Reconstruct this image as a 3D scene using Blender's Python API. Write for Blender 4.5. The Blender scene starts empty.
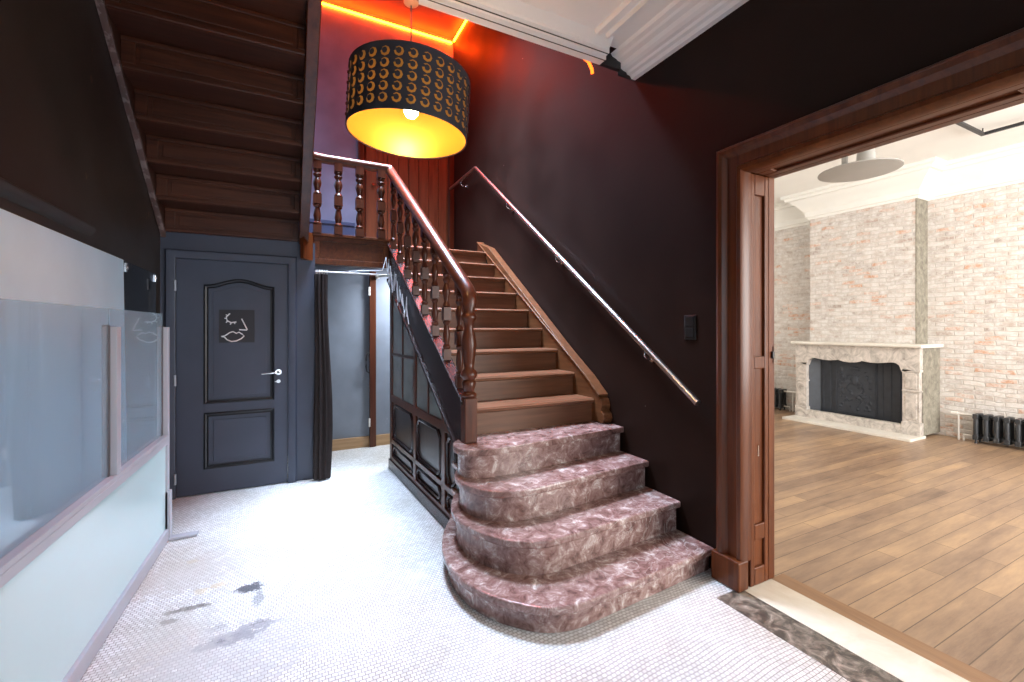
import bpy, bmesh, math, random
from mathutils import Vector, Matrix
random.seed(7)
C = bpy.context.scene.collection
PI = math.pi

# ------------------------------------------------------------------ materials
def new_mat(name):
    m = bpy.data.materials.new(name); m.use_nodes = True
    nt = m.node_tree; b = nt.nodes['Principled BSDF']
    return m, nt, b
def nd(nt, t, **kw):
    n = nt.nodes.new(t)
    for k, v in kw.items():
        if k in n.inputs: n.inputs[k].default_value = v
        else: setattr(n, k, v)
    return n
def ramp(nt, stops):
    r = nt.nodes.new('ShaderNodeValToRGB'); e = r.color_ramp.elements
    while len(e) < len(stops): e.new(0.5)
    for el, (p, c) in zip(e, stops):
        el.position = p; el.color = (c[0], c[1], c[2], 1)
    return r
def coords(nt, scale=(1,1,1), rot=(0,0,0), kind='Object'):
    tc = nt.nodes.new('ShaderNodeTexCoord'); mp = nt.nodes.new('ShaderNodeMapping')
    mp.inputs['Scale'].default_value = scale; mp.inputs['Rotation'].default_value = rot
    nt.links.new(tc.outputs[kind], mp.inputs['Vector']); return mp
def bump(nt, b, src, strength=.3, dist=.01):
    bp = nt.nodes.new('ShaderNodeBump'); bp.inputs['Strength'].default_value = strength; bp.inputs['Distance'].default_value = dist
    nt.links.new(src, bp.inputs['Height']); nt.links.new(bp.outputs['Normal'], b.inputs['Normal'])
def paint(name, c, rough=.5, var=.15, scale=3., metal=0., bmp=.05, spec=.5):
    m, nt, b = new_mat(name)
    mp = coords(nt); n = nd(nt, 'ShaderNodeTexNoise', Scale=scale, Detail=6.)
    nt.links.new(mp.outputs[0], n.inputs['Vector'])
    r = ramp(nt, [(.25, [x*(1-var) for x in c]), (.75, [min(1,x*(1+var)) for x in c])])
    nt.links.new(n.outputs['Fac'], r.inputs[0]); nt.links.new(r.outputs[0], b.inputs['Base Color'])
    b.inputs['Roughness'].default_value = rough; b.inputs['Metallic'].default_value = metal
    b.inputs['Specular IOR Level'].default_value = spec
    if bmp: bump(nt, b, n.outputs['Fac'], bmp)
    return m
def wood(name, c1, c2, axis=2, rough=.32, spec=.38, fine=26.):
    m, nt, b = new_mat(name)
    s = [fine, fine, fine]; s[axis] = 1.6
    mp = coords(nt, tuple(s)); n = nd(nt, 'ShaderNodeTexNoise', Scale=1.0, Detail=8., Roughness=.62, Distortion=.6)
    nt.links.new(mp.outputs[0], n.inputs['Vector'])
    r = ramp(nt, [(.3, c1), (.72, c2)])
    nt.links.new(n.outputs['Fac'], r.inputs[0]); nt.links.new(r.outputs[0], b.inputs['Base Color'])
    b.inputs['Roughness'].default_value = rough; b.inputs['Specular IOR Level'].default_value = spec
    bump(nt, b, n.outputs['Fac'], .08, .004)
    return m
def emit(name, c, s):
    m, nt, b = new_mat(name)
    b.inputs['Base Color'].default_value = (*c, 1)
    b.inputs['Emission Color'].default_value = (*c, 1); b.inputs['Emission Strength'].default_value = s
    return m
def scuffed(name, c, scuff, rough=.4, thr=.72, scale=9., spec=.5, low=None):
    """paint with small pale knocks"""
    m, nt, b = new_mat(name)
    mp = coords(nt); n = nd(nt, 'ShaderNodeTexNoise', Scale=2.2, Detail=6.)
    n2 = nd(nt, 'ShaderNodeTexNoise', Scale=scale, Detail=3., Roughness=.6)
    nt.links.new(mp.outputs[0], n.inputs['Vector']); nt.links.new(mp.outputs[0], n2.inputs['Vector'])
    r = ramp(nt, [(.3, [x*.8 for x in c]), (.7, [x*1.25 for x in c])]); nt.links.new(n.outputs['Fac'], r.inputs[0])
    k = ramp(nt, [(thr, (0,0,0)), (thr+.03, (1,1,1))]); nt.links.new(n2.outputs['Fac'], k.inputs[0])
    mx = nt.nodes.new('ShaderNodeMix'); mx.data_type = 'RGBA'
    nt.links.new(k.outputs[0], mx.inputs['Factor']); nt.links.new(r.outputs[0], mx.inputs['A']); mx.inputs['B'].default_value = (*scuff, 1)
    nt.links.new(mx.outputs['Result'], b.inputs['Base Color'])
    rr = nt.nodes.new('ShaderNodeMapRange'); rr.inputs['To Min'].default_value = rough-.1; rr.inputs['To Max'].default_value = rough+.15
    nt.links.new(n.outputs['Fac'], rr.inputs['Value']); nt.links.new(rr.outputs[0], b.inputs['Roughness'])
    b.inputs['Specular IOR Level'].default_value = spec
    bump(nt, b, n.outputs['Fac'], .06)
    return m
def red_marble():
    m, nt, b = new_mat('red_marble')
    mp = coords(nt)
    n = nd(nt, 'ShaderNodeTexNoise', Scale=13., Detail=10., Roughness=.72, Distortion=.6)
    n2 = nd(nt, 'ShaderNodeTexNoise', Scale=3.6, Detail=8., Roughness=.6, Distortion=2.2)
    for k in (n, n2): nt.links.new(mp.outputs[0], k.inputs['Vector'])
    r = ramp(nt, [(.30, (.065,.034,.03)), (.43, (.19,.103,.088)), (.54, (.30,.19,.17)), (.61, (.45,.36,.33)), (.67, (.70,.64,.58))])
    nt.links.new(n.outputs['Fac'], r.inputs[0])
    # thin pale veins: |noise-.5| close to zero
    ab = nd(nt, 'ShaderNodeMath', operation='SUBTRACT'); ab.inputs[1].default_value = .5
    a2 = nd(nt, 'ShaderNodeMath', operation='ABSOLUTE')
    nt.links.new(n2.outputs['Fac'], ab.inputs[0]); nt.links.new(ab.outputs[0], a2.inputs[0])
    v = ramp(nt, [(0, (.6,.6,.6)), (.018, (0,0,0))]); nt.links.new(a2.outputs[0], v.inputs[0])
    n3 = nd(nt, 'ShaderNodeTexNoise', Scale=1.7, Detail=4.); nt.links.new(mp.outputs[0], n3.inputs['Vector'])
    k3 = ramp(nt, [(.46, (0,0,0)), (.62, (1,1,1))]); nt.links.new(n3.outputs['Fac'], k3.inputs[0])
    mu = nd(nt, 'ShaderNodeMath', operation='MULTIPLY'); nt.links.new(v.outputs[0], mu.inputs[0]); nt.links.new(k3.outputs[0], mu.inputs[1])
    mx = nt.nodes.new('ShaderNodeMix'); mx.data_type = 'RGBA'
    nt.links.new(mu.outputs[0], mx.inputs['Factor']); nt.links.new(r.outputs[0], mx.inputs['A']); mx.inputs['B'].default_value = (.62,.55,.5,1)
    nt.links.new(mx.outputs['Result'], b.inputs['Base Color'])
    b.inputs['Roughness'].default_value = .2
    return m
def vein_marble(name, stops, scale=5., dist=1.5, rough=.35):
    m, nt, b = new_mat(name)
    mp = coords(nt); n = nd(nt, 'ShaderNodeTexNoise', Scale=scale, Detail=10., Roughness=.68, Distortion=dist)
    nt.links.new(mp.outputs[0], n.inputs['Vector']); r = ramp(nt, stops)
    nt.links.new(n.outputs['Fac'], r.inputs[0]); nt.links.new(r.outputs[0], b.inputs['Base Color'])
    b.inputs['Roughness'].default_value = rough
    return m
def mosaic():
    m, nt, b = new_mat('mosaic_tiles')
    mp = coords(nt)
    # gently wavy courses of small tesserae
    nz = nd(nt, 'ShaderNodeTexNoise', Scale=1.6, Detail=1.); nt.links.new(mp.outputs[0], nz.inputs['Vector'])
    sb = nd(nt, 'ShaderNodeVectorMath', operation='SUBTRACT'); sb.inputs[1].default_value = (.5,.5,.5)
    nt.links.new(nz.outputs['Color'], sb.inputs[0])
    sc = nd(nt, 'ShaderNodeVectorMath', operation='SCALE'); sc.inputs['Scale'].default_value = .10
    nt.links.new(sb.outputs[0], sc.inputs[0])
    ad = nd(nt, 'ShaderNodeVectorMath', operation='ADD'); nt.links.new(mp.outputs[0], ad.inputs[0]); nt.links.new(sc.outputs[0], ad.inputs[1])
    br = nd(nt, 'ShaderNodeTexBrick', Scale=1.0); br.offset = .5
    br.inputs['Brick Width'].default_value = .024; br.inputs['Row Height'].default_value = .019
    br.inputs['Mortar Size'].default_value = .0017; br.inputs['Mortar Smooth'].default_value = .2; br.inputs['Bias'].default_value = -.2
    br.inputs['Color1'].default_value = (.76,.77,.78,1); br.inputs['Color2'].default_value = (.56,.56,.56,1); br.inputs['Mortar'].default_value = (.27,.25,.23,1)
    nt.links.new(ad.outputs[0], br.inputs['Vector'])
    # worn dirt blotches
    d = nd(nt, 'ShaderNodeTexNoise', Scale=1.3, Detail=5., Roughness=.6); nt.links.new(mp.outputs[0], d.inputs['Vector'])
    dr = ramp(nt, [(.35, (.80,.76,.70)), (.6, (1,1,1))]); nt.links.new(d.outputs['Fac'], dr.inputs[0])
    mu = nt.nodes.new('ShaderNodeMix'); mu.data_type = 'RGBA'; mu.blend_type = 'MULTIPLY'; mu.inputs['Factor'].default_value = 1
    nt.links.new(br.outputs['Color'], mu.inputs['A']); nt.links.new(dr.outputs[0], mu.inputs['B'])
    last = mu.outputs['Result']
    # stains with a shape of their own, each at its place on the floor
    dn = nd(nt, 'ShaderNodeTexNoise', Scale=20., Detail=6., Roughness=.75); nt.links.new(mp.outputs[0], dn.inputs['Vector'])
    for (x, y, rx, ry, c, a) in STAINS:
        s1 = nd(nt, 'ShaderNodeVectorMath', operation='SUBTRACT'); s1.inputs[1].default_value = (x, y, 0); nt.links.new(mp.outputs[0], s1.inputs[0])
        s2 = nd(nt, 'ShaderNodeVectorMath', operation='MULTIPLY'); s2.inputs[1].default_value = (1/rx, 1/ry, 0); nt.links.new(s1.outputs[0], s2.inputs[0])
        ln = nd(nt, 'ShaderNodeVectorMath', operation='LENGTH'); nt.links.new(s2.outputs[0], ln.inputs[0])
        ma = nd(nt, 'ShaderNodeMath', operation='MULTIPLY_ADD'); ma.inputs[1].default_value = 3.2; nt.links.new(dn.outputs['Fac'], ma.inputs[0])
        ng = nd(nt, 'ShaderNodeMath', operation='MULTIPLY'); ng.inputs[1].default_value = -1.; nt.links.new(ln.outputs['Value'], ng.inputs[0])
        nt.links.new(ng.outputs[0], ma.inputs[2])
        rr = ramp(nt, [(.72, (0,0,0)), (1.0, (a,a,a))]); nt.links.new(ma.outputs[0], rr.inputs[0])
        mx = nt.nodes.new('ShaderNodeMix'); mx.data_type = 'RGBA'
        nt.links.new(rr.outputs[0], mx.inputs['Factor']); nt.links.new(last, mx.inputs['A']); mx.inputs['B'].default_value = (*c, 1)
        last = mx.outputs['Result']
    nt.links.new(last, b.inputs['Base Color'])
    b.inputs['Roughness'].default_value = .42
    bump(nt, b, br.outputs['Fac'], -.25, .003)
    return m
STAINS = [(-.17,2.87,.075,.07,(.05,.05,.06),.9), (-.12,2.74,.035,.09,(.16,.16,.17),.6), (-.43,2.80,.13,.03,(.09,.075,.06),.85), (-.50,2.72,.05,.03,(.08,.06,.05),.8),
          (-.22,2.44,.17,.06,(.10,.10,.12),.85), (-.12,2.50,.10,.05,(.14,.14,.16),.75), (-.28,2.56,.05,.05,(.2,.2,.21),.5), (-.33,2.98,.05,.035,(.62,.44,.18),.5), (-.40,2.95,.05,.04,(.62,.46,.2),.45), (-.5,3.35,.05,.03,(.6,.44,.2),.4), (-.5,3.2,.35,.30,(.42,.38,.33),.5), (-.45,2.5,.25,.4,(.46,.43,.39),.5), (-.2,2.3,.5,.3,(.42,.42,.43),.45)]
def brickwork():
    m, nt, b = new_mat('old_brickwork')
    tc = nt.nodes.new('ShaderNodeTexCoord'); sp = nt.nodes.new('ShaderNodeSeparateXYZ'); cb = nt.nodes.new('ShaderNodeCombineXYZ')
    nt.links.new(tc.outputs['Object'], sp.inputs[0])
    ad = nd(nt, 'ShaderNodeMath', operation='ADD'); nt.links.new(sp.outputs['X'], ad.inputs[0]); nt.links.new(sp.outputs['Y'], ad.inputs[1])
    nt.links.new(ad.outputs[0], cb.inputs['X']); nt.links.new(sp.outputs['Z'], cb.inputs['Y'])
    nz = nd(nt, 'ShaderNodeTexNoise', Scale=5., Detail=3.); nt.links.new(tc.outputs['Object'], nz.inputs['Vector'])
    sb = nd(nt, 'ShaderNodeVectorMath', operation='SUBTRACT'); sb.inputs[1].default_value = (.5,.5,.5); nt.links.new(nz.outputs['Color'], sb.inputs[0])
    sc = nd(nt, 'ShaderNodeVectorMath', operation='SCALE'); sc.inputs['Scale'].default_value = .055; nt.links.new(sb.outputs[0], sc.inputs[0])
    av = nd(nt, 'ShaderNodeVectorMath', operation='ADD'); nt.links.new(cb.outputs[0], av.inputs[0]); nt.links.new(sc.outputs[0], av.inputs[1])
    br = nd(nt, 'ShaderNodeTexBrick', Scale=1.0); br.offset = .5
    br.inputs['Brick Width'].default_value = .19; br.inputs['Row Height'].default_value = .058
    br.inputs['Mortar Size'].default_value = .009; br.inputs['Mortar Smooth'].default_value = 1.; br.inputs['Bias'].default_value = 0.
    br.inputs['Color1'].default_value = (0,0,0,1); br.inputs['Color2'].default_value = (1,1,1,1); br.inputs['Mortar'].default_value = (.5,.5,.5,1)
    nt.links.new(av.outputs[0], br.inputs['Vector'])
    r = ramp(nt, [(0, (.34,.26,.22)), (.18, (.58,.49,.43)), (.4, (.50,.44,.40)), (.62, (.64,.57,.52)), (.82, (.42,.36,.33)), (.92, (.56,.30,.18))])
    nt.links.new(br.outputs['Color'], r.inputs[0])
    # whitewash left on in patches
    n2 = nd(nt, 'ShaderNodeTexNoise', Scale=10., Detail=7., Roughness=.75); nt.links.new(av.outputs[0], n2.inputs['Vector'])
    k = ramp(nt, [(.38, (.05,.05,.05)), (.6, (.85,.85,.85))]); nt.links.new(n2.outputs['Fac'], k.inputs[0])
    mx = nt.nodes.new('ShaderNodeMix'); mx.data_type = 'RGBA'; nt.links.new(k.outputs[0], mx.inputs['Factor']); nt.links.new(r.outputs[0], mx.inputs['A']); mx.inputs['B'].default_value = (.76,.74,.72,1)
    m2 = nt.nodes.new('ShaderNodeMix'); m2.data_type = 'RGBA'; nt.links.new(br.outputs['Fac'], m2.inputs['Factor']); nt.links.new(mx.outputs['Result'], m2.inputs['A']); m2.inputs['B'].default_value = (.60,.56,.52,1)
    nt.links.new(m2.outputs['Result'], b.inputs['Base Color']); b.inputs['Roughness'].default_value = .9
    iv = nd(nt, 'ShaderNodeMath', operation='SUBTRACT'); iv.inputs[0].default_value = 1.; nt.links.new(br.outputs['Fac'], iv.inputs[1])
    bump(nt, b, iv.outputs[0], .5, .01)
    return m
def planks(name):
    m, nt, b = new_mat(name)
    mp = coords(nt)
    br = nd(nt, 'ShaderNodeTexBrick', Scale=1.0); br.offset = .37
    br.inputs['Brick Width'].default_value = 1.3; br.inputs['Row Height'].default_value = .115
    br.inputs['Mortar Size'].default_value = .0022; br.inputs['Mortar Smooth'].default_value = 0.; br.inputs['Bias'].default_value = 0.
    br.inputs['Color1'].default_value = (0,0,0,1); br.inputs['Color2'].default_value = (1,1,1,1); br.inputs['Mortar'].default_value = (.5,.5,.5,1)
    nt.links.new(mp.outputs[0], br.inputs['Vector'])
    m2 = coords(nt, (2.2, 20, 20)); n = nd(nt, 'ShaderNodeTexNoise', Scale=1., Detail=10., Roughness=.75); nt.links.new(m2.outputs[0], n.inputs['Vector'])
    m5 = coords(nt, (.55, 3.2, 1)); n3 = nd(nt, 'ShaderNodeTexNoise', Scale=1.5, Detail=8., Roughness=.72); nt.links.new(m5.outputs[0], n3.inputs['Vector'])
    a = nd(nt, 'ShaderNodeMath', operation='MULTIPLY_ADD'); a.inputs[1].default_value = .24; nt.links.new(br.outputs['Color'], a.inputs[0])
    h = nd(nt, 'ShaderNodeMath', operation='MULTIPLY_ADD'); h.inputs[1].default_value = .5; nt.links.new(n.outputs['Fac'], h.inputs[0])
    q = nd(nt, 'ShaderNodeMath', operation='MULTIPLY_ADD'); q.inputs[1].default_value = 1.35; q.inputs[2].default_value = -.62; nt.links.new(n3.outputs['Fac'], q.inputs[0])
    nt.links.new(q.outputs[0], h.inputs[2]); nt.links.new(h.outputs[0], a.inputs[2])
    r = ramp(nt, [(.08, (.16,.10,.07)), (.35, (.29,.19,.125)), (.6, (.42,.275,.165)), (.85, (.54,.36,.20))]); nt.links.new(a.outputs[0], r.inputs[0])
    mx = nt.nodes.new('ShaderNodeMix'); mx.data_type = 'RGBA'; nt.links.new(br.outputs['Fac'], mx.inputs['Factor']); nt.links.new(r.outputs[0], mx.inputs['A']); mx.inputs['B'].default_value = (.11,.07,.045,1)
    nt.links.new(mx.outputs['Result'], b.inputs['Base Color']); b.inputs['Roughness'].default_value = .33
    bump(nt, b, n.outputs['Fac'], .1, .004)
    return m
def pane_glass(name, tint, ior=.04, rough=.015, dust=.0):
    m = bpy.data.materials.new(name); m.use_nodes = True; nt = m.node_tree
    for n in list(nt.nodes): nt.nodes.remove(n)
    o = nt.nodes.new('ShaderNodeOutputMaterial'); t = nt.nodes.new('ShaderNodeBsdfTransparent'); t.inputs[0].default_value = (*tint, 1)
    g = nt.nodes.new('ShaderNodeBsdfGlossy'); g.inputs['Roughness'].default_value = rough; g.inputs['Color'].default_value = (.95,.98,1,1)
    lw = nt.nodes.new('ShaderNodeLayerWeight'); lw.inputs[0].default_value = .5
    pw = nd(nt, 'ShaderNodeMath', operation='POWER'); pw.inputs[1].default_value = 4.; nt.links.new(lw.outputs['Facing'], pw.inputs[0])
    f = nd(nt, 'ShaderNodeMath', operation='MULTIPLY_ADD'); f.inputs[1].default_value = .62; f.inputs[2].default_value = ior; nt.links.new(pw.outputs[0], f.inputs[0])
    mx = nt.nodes.new('ShaderNodeMixShader'); nt.links.new(f.outputs[0], mx.inputs[0]); nt.links.new(t.outputs[0], mx.inputs[1]); nt.links.new(g.outputs[0], mx.inputs[2])
    df = nt.nodes.new('ShaderNodeBsdfDiffuse'); df.inputs[0].default_value = (.50,.66,.78,1)
    m3 = nt.nodes.new('ShaderNodeMixShader'); m3.inputs[0].default_value = dust
    nt.links.new(mx.outputs[0], m3.inputs[1]); nt.links.new(df.outputs[0], m3.inputs[2]); nt.links.new(m3.outputs[0], o.inputs[0]); return m
def translucent_gold():
    m, nt, b = new_mat('gold_foil')
    b.inputs['Base Color'].default_value = (.50,.235,.035,1); b.inputs['Metallic'].default_value = .55; b.inputs['Roughness'].default_value = .38
    t = nt.nodes.new('ShaderNodeBsdfTranslucent'); t.inputs[0].default_value = (.9,.55,.2,1)
    mx = nt.nodes.new('ShaderNodeMixShader'); mx.inputs[0].default_value = .03
    o = nt.nodes['Material Output']
    nt.links.new(b.outputs[0], mx.inputs[1]); nt.links.new(t.outputs[0], mx.inputs[2]); nt.links.new(mx.outputs[0], o.inputs[0])
    return m

M = {}
M['mosaic'] = mosaic(); M['red_marble'] = red_marble(); M['brick'] = brickwork(); M['planks'] = planks('plank_floor')
M['black_wall'] = scuffed('black_wall_paint', (.0195,.0098,.0070), (.3,.28,.26), rough=.5, thr=.755, scale=7., spec=.10)
M['left_wall'] = scuffed('brown_black_wall_paint', (.034,.023,.017), (.12,.07,.04), rough=.38, thr=.70, scale=5.)
M['navy'] = paint('navy_paint', (.052,.060,.090), .42, .12)
M['navy_dark'] = paint('navy_dark_paint', (.022,.025,.036), .42, .12)
M['groove'] = paint('dark_moulding_paint', (.010,.011,.015), .4, .1)
M['corridor'] = scuffed('corridor_grey_blue', (.17,.19,.225), (.6,.62,.65), rough=.5, thr=.74, scale=5.)
M['blue_wall'] = scuffed('blue_grey_wall_paint', (.19,.24,.36), (.3,.33,.4), rough=.4, thr=.78)
M['dado'] = paint('deep_blue_dado', (.05,.08,.16), .4)
M['dark_ceiling'] = paint('dark_red_ceiling', (.10,.05,.045), .6)
M['white'] = paint('white_plaster', (.88,.87,.86), .6, .03)
M['cream'] = paint('cream_plaster', (.82,.815,.78), .6, .03)
M['mahog_x'] = wood('mahogany_along_x', (.042,.0095,.004), (.105,.028,.010), 0)
M['mahog_y'] = wood('mahogany_along_y', (.042,.0095,.004), (.105,.028,.010), 1)
M['mahog_z'] = wood('mahogany_along_z', (.042,.0095,.004), (.105,.028,.010), 2)
M['casing_z'] = wood('casing_wood_along_z', (.060,.0135,.004), (.145,.040,.011), 2, rough=.3, spec=.35)
M['casing_y'] = wood('casing_wood_along_y', (.060,.0135,.004), (.145,.040,.011), 1, rough=.3, spec=.35)
M['under'] = wood('soffit_wood', (.040,.0115,.006), (.115,.036,.017), 0, rough=.4)
M['under_dark'] = wood('soffit_tread_wood', (.028,.008,.0045), (.075,.024,.012), 0, rough=.45)
M['dark_wood'] = wood('dark_string_wood', (.014,.008,.008), (.040,.020,.018), 1, rough=.25)
M['dark_panel'] = wood('dark_panel_wood', (.022,.015,.014), (.05,.033,.03), 2, rough=.3)
M['tread'] = wood('tread_wood', (.105,.044,.021), (.23,.105,.054), 0, rough=.33)
M['riser'] = wood('riser_wood', (.11,.047,.023), (.22,.105,.055), 0, rough=.4)
M['string_light'] = wood('wall_string_wood', (.09,.034,.012), (.19,.078,.032), 1, rough=.35)
M['lath'] = scuffed('worn_lath', (.10,.055,.045), (.22,.16,.15), rough=.45, thr=.52, scale=14.)
M['orange_wood'] = wood('landing_door_wood', (.10,.032,.014), (.22,.08,.035), 2, rough=.35)
M['steel'] = paint('steel', (.62,.60,.58), .28, .05, metal=1., bmp=0)
M['chrome'] = paint('chrome', (.8,.8,.82), .15, .02, metal=1., bmp=0)
M['alu'] = paint('lavender_grey_profile', (.40,.41,.46), .42, .06, metal=.0, bmp=0)
M['alu_dark'] = paint('dark_profile_edge', (.10,.09,.10), .4, .05, bmp=0)
M['frost'] = paint('frosted_panel', (.52,.70,.73), .22, .03, scale=1.2, bmp=0)
M['sheet'] = paint('pale_blue_board', (.60,.78,.92), .28, .10, scale=2., bmp=0)
M['glass'] = pane_glass('clear_pane', (.86,.93,.97), .04, dust=.24)
M['smoke'] = pane_glass('smoked_pane', (.35,.36,.40), .04)
M['lite'] = paint('leaded_lite_glass', (.16,.165,.15), .15, .25, scale=5, bmp=0)
M['curtain'] = paint('dark_brown_velvet', (.020,.011,.009), .85, .3, scale=20)
M['black_metal'] = paint('black_metal', (.012,.012,.014), .4, .1, bmp=0)
M['radiator'] = paint('charcoal_cast_iron', (.030,.033,.038), .45, .15)
M['switch'] = paint('black_plastic', (.014,.013,.012), .35, .05, bmp=0)
M['board_black'] = paint('slate_board', (.026,.024,.030), .55, .15)
M['chalk'] = paint('white_line', (.82,.80,.80), .6, .03, bmp=0)
M['shade_black'] = paint('shade_black_card', (.018,.018,.026), .5, .1, bmp=0)
M['gold'] = translucent_gold()
M['bulb'] = emit('bulb_glow', (1, .62, .26), 330.)
M['led'] = emit('led_amber', (1, .05, .0015), 210.)
M['cup'] = paint('copper_cup', (.55,.30,.20), .4, .05, bmp=0)
M['cord'] = paint('grey_cord', (.10,.10,.10), .5, .1, bmp=0)
M['fire_marble'] = vein_marble('grey_pink_marble', [(.3,(.26,.22,.20)), (.46,(.50,.46,.42)), (.6,(.68,.62,.57)), (.75,(.50,.44,.40))], 7.)
M['stone_side'] = vein_marble('rough_grey_stone', [(.3,(.14,.125,.10)), (.55,(.27,.25,.20)), (.75,(.40,.37,.30))], 12., .5, .8)
M['hearth'] = vein_marble('pale_hearth_stone', [(.3,(.66,.62,.55)), (.6,(.80,.77,.71))], 3., .8)
M['threshold'] = vein_marble('cream_threshold_marble', [(.3,(.60,.51,.40)), (.55,(.70,.63,.53)), (.75,(.76,.70,.62))], 4., 1.)
M['border'] = vein_marble('brown_breccia_marble', [(.3,(.022,.018,.015)), (.45,(.075,.06,.048)), (.56,(.20,.165,.13)), (.64,(.36,.30,.25))], 14., .8)
M['iron'] = paint('blackened_iron', (.030,.036,.048), .5, .25, scale=12)
M['pipe'] = paint('white_pipe', (.75,.72,.68), .4, .04, bmp=0)
M['disc'] = paint('grey_lacquer', (.34,.33,.31), .35, .05, bmp=0)
M['skirt_wood'] = wood('pine_skirting', (.34,.20,.10), (.50,.32,.17), 0, rough=.5)
M['wire'] = paint('white_wire', (.75,.75,.8), .5, .03, bmp=0)

# ------------------------------------------------------------------ mesh builder
class MB:
    def __init__(s): s.bm = bmesh.new()
    def verts(s, pts): return [s.bm.verts.new(p) for p in pts]
    def face(s, vs):
        try: return s.bm.faces.new(vs)
        except ValueError: return None
    def box(s, x0, x1, y0, y1, z0, z1):
        v = s.verts([(x,y,z) for z in (z0,z1) for y in (y0,y1) for x in (x0,x1)])
        for f in ((0,2,3,1),(4,5,7,6),(0,1,5,4),(2,6,7,3),(0,4,6,2),(1,3,7,5)): s.face([v[i] for i in f])
        return s
    def prism(s, pts, axis, a0, a1):
        def P(p, a):
            if axis == 'x': return (a, p[0], p[1])
            if axis == 'y': return (p[0], a, p[1])
            return (p[0], p[1], a)
        A = s.verts([P(p, a0) for p in pts]); B = s.verts([P(p, a1) for p in pts]); n = len(pts)
        s.face(A[::-1]); s.face(B)
        for i in range(n): s.face([A[i], A[(i+1)%n], B[(i+1)%n], B[i]])
        return s
    def lathe(s, prof, c=(0,0,0), n=16, axis='z'):
        rings = []
        for r, z in prof:
            ring = []
            for i in range(n):
                a = 2*PI*i/n; u, v = r*math.cos(a), r*math.sin(a)
                p = {'z':(u,v,z), 'x':(z,u,v), 'y':(u,z,v)}[axis]
                ring.append(s.bm.verts.new((p[0]+c[0], p[1]+c[1], p[2]+c[2])))
            rings.append(ring)
        for A, B in zip(rings, rings[1:]):
            for i in range(n): s.face([A[i], A[(i+1)%n], B[(i+1)%n], B[i]])
        s.face(rings[0][::-1]); s.face(rings[-1])
        return s
    def tube(s, path, r, n=10, closed=False):
        P = [Vector(p) for p in path]; rings = []; m = len(P)
        up = Vector((0,0,1))
        for i in range(m):
            if closed: d = P[(i+1)%m]-P[i-1]
            else: d = (P[min(i+1,m-1)]-P[max(i-1,0)])
            d.normalize()
            a = d.cross(up)
            if a.length < .05: a = d.cross(Vector((0,1,0)))
            a.normalize(); b = a.cross(d)
            rings.append([s.bm.verts.new(P[i] + a*(r*math.cos(2*PI*k/n)) + b*(r*math.sin(2*PI*k/n))) for k in range(n)])
        pairs = list(zip(rings, rings[1:])) + ([(rings[-1], rings[0])] if closed else [])
        for A, B in pairs:
            for k in range(n): s.face([A[k], A[(k+1)%n], B[(k+1)%n], B[k]])
        if not closed: s.face(rings[0][::-1]); s.face(rings[-1])
        return s
    def sweep(s, path, prof, normal, closed=False):
        """profile (a,b): a sideways (d x n), b along the normal; corners mitred"""
        P = [Vector(p) for p in path]; nrm = Vector(normal).normalized(); m = len(P); rings = []
        for i in range(m):
            dirs = []
            if closed or i > 0: dirs.append((P[i]-P[i-1]).normalized())
            if closed or i < m-1: dirs.append((P[(i+1)%m]-P[i]).normalized())
            sides = [d.cross(nrm).normalized() for d in dirs]
            sd = sides[0] if len(sides) == 1 else (sides[0]+sides[1])
            sd = sd.normalized()
            if len(sides) == 2: sd = sd / max(.3, sd.dot(sides[0]))
            rings.append([s.bm.verts.new(P[i] + sd*a + nrm*b) for a, b in prof])
        k = len(prof)
        for A, B in list(zip(rings, rings[1:])) + ([(rings[-1], rings[0])] if closed else []):
            for j in range(k): s.face([A[j], A[(j+1)%k], B[(j+1)%k], B[j]])
        if not closed: s.face(rings[0][::-1]); s.face(rings[-1])
        return s
    def sphere(s, c, r, sc=(1,1,1), u=12, v=8):
        mtx = Matrix.Translation(c) @ Matrix.Diagonal((sc[0], sc[1], sc[2], 1))
        bmesh.ops.create_uvsphere(s.bm, u_segments=u, v_segments=v, radius=r, matrix=mtx); return s
    def map(s, f):
        for v in s.bm.verts: v.co = Vector(f(v.co))
        return s
    def build(s, name, mat, parent=None, smooth=0, bevel=0, seg=2):
        bmesh.ops.recalc_face_normals(s.bm, faces=s.bm.faces)
        me = bpy.data.meshes.new(name)
        if parent is not None:
            off = Vector(parent.get('_o', (0,0,0)))
            for v in s.bm.verts: v.co -= off
        s.bm.to_mesh(me); s.bm.free()
        me.materials.append(M[mat] if isinstance(mat, str) else mat)
        o = bpy.data.objects.new(name, me); C.objects.link(o)
        if parent is not None: o.parent = parent; o['_o'] = tuple(parent.get('_o', (0,0,0)))
        if smooth:
            for p in me.polygons: p.use_smooth = True
            me.set_sharp_from_angle(angle=math.radians(smooth))
        if bevel:
            b = o.modifiers.new('edge', 'BEVEL'); b.width = bevel; b.segments = seg; b.limit_method = 'ANGLE'; b.angle_limit = math.radians(35)
        return o
def thing(name, label, cat, loc=(0,0,0), group=None, kind=None):
    o = bpy.data.objects.new(name, None); C.objects.link(o); o.location = loc; o['_o'] = tuple(loc); o.empty_display_size = .1
    if label: o['label'] = label
    if cat: o['category'] = cat
    if group: o['group'] = group
    if kind: o['kind'] = kind
    return o
def tag(o, label, cat, group=None, kind=None):
    o['label'] = label; o['category'] = cat
    if group: o['group'] = group
    if kind: o['kind'] = kind
    return o
def struct(name, mb, mat, label, cat, **kw):
    return tag(mb.build(name, mat, **kw), label, cat, kind='structure')

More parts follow.
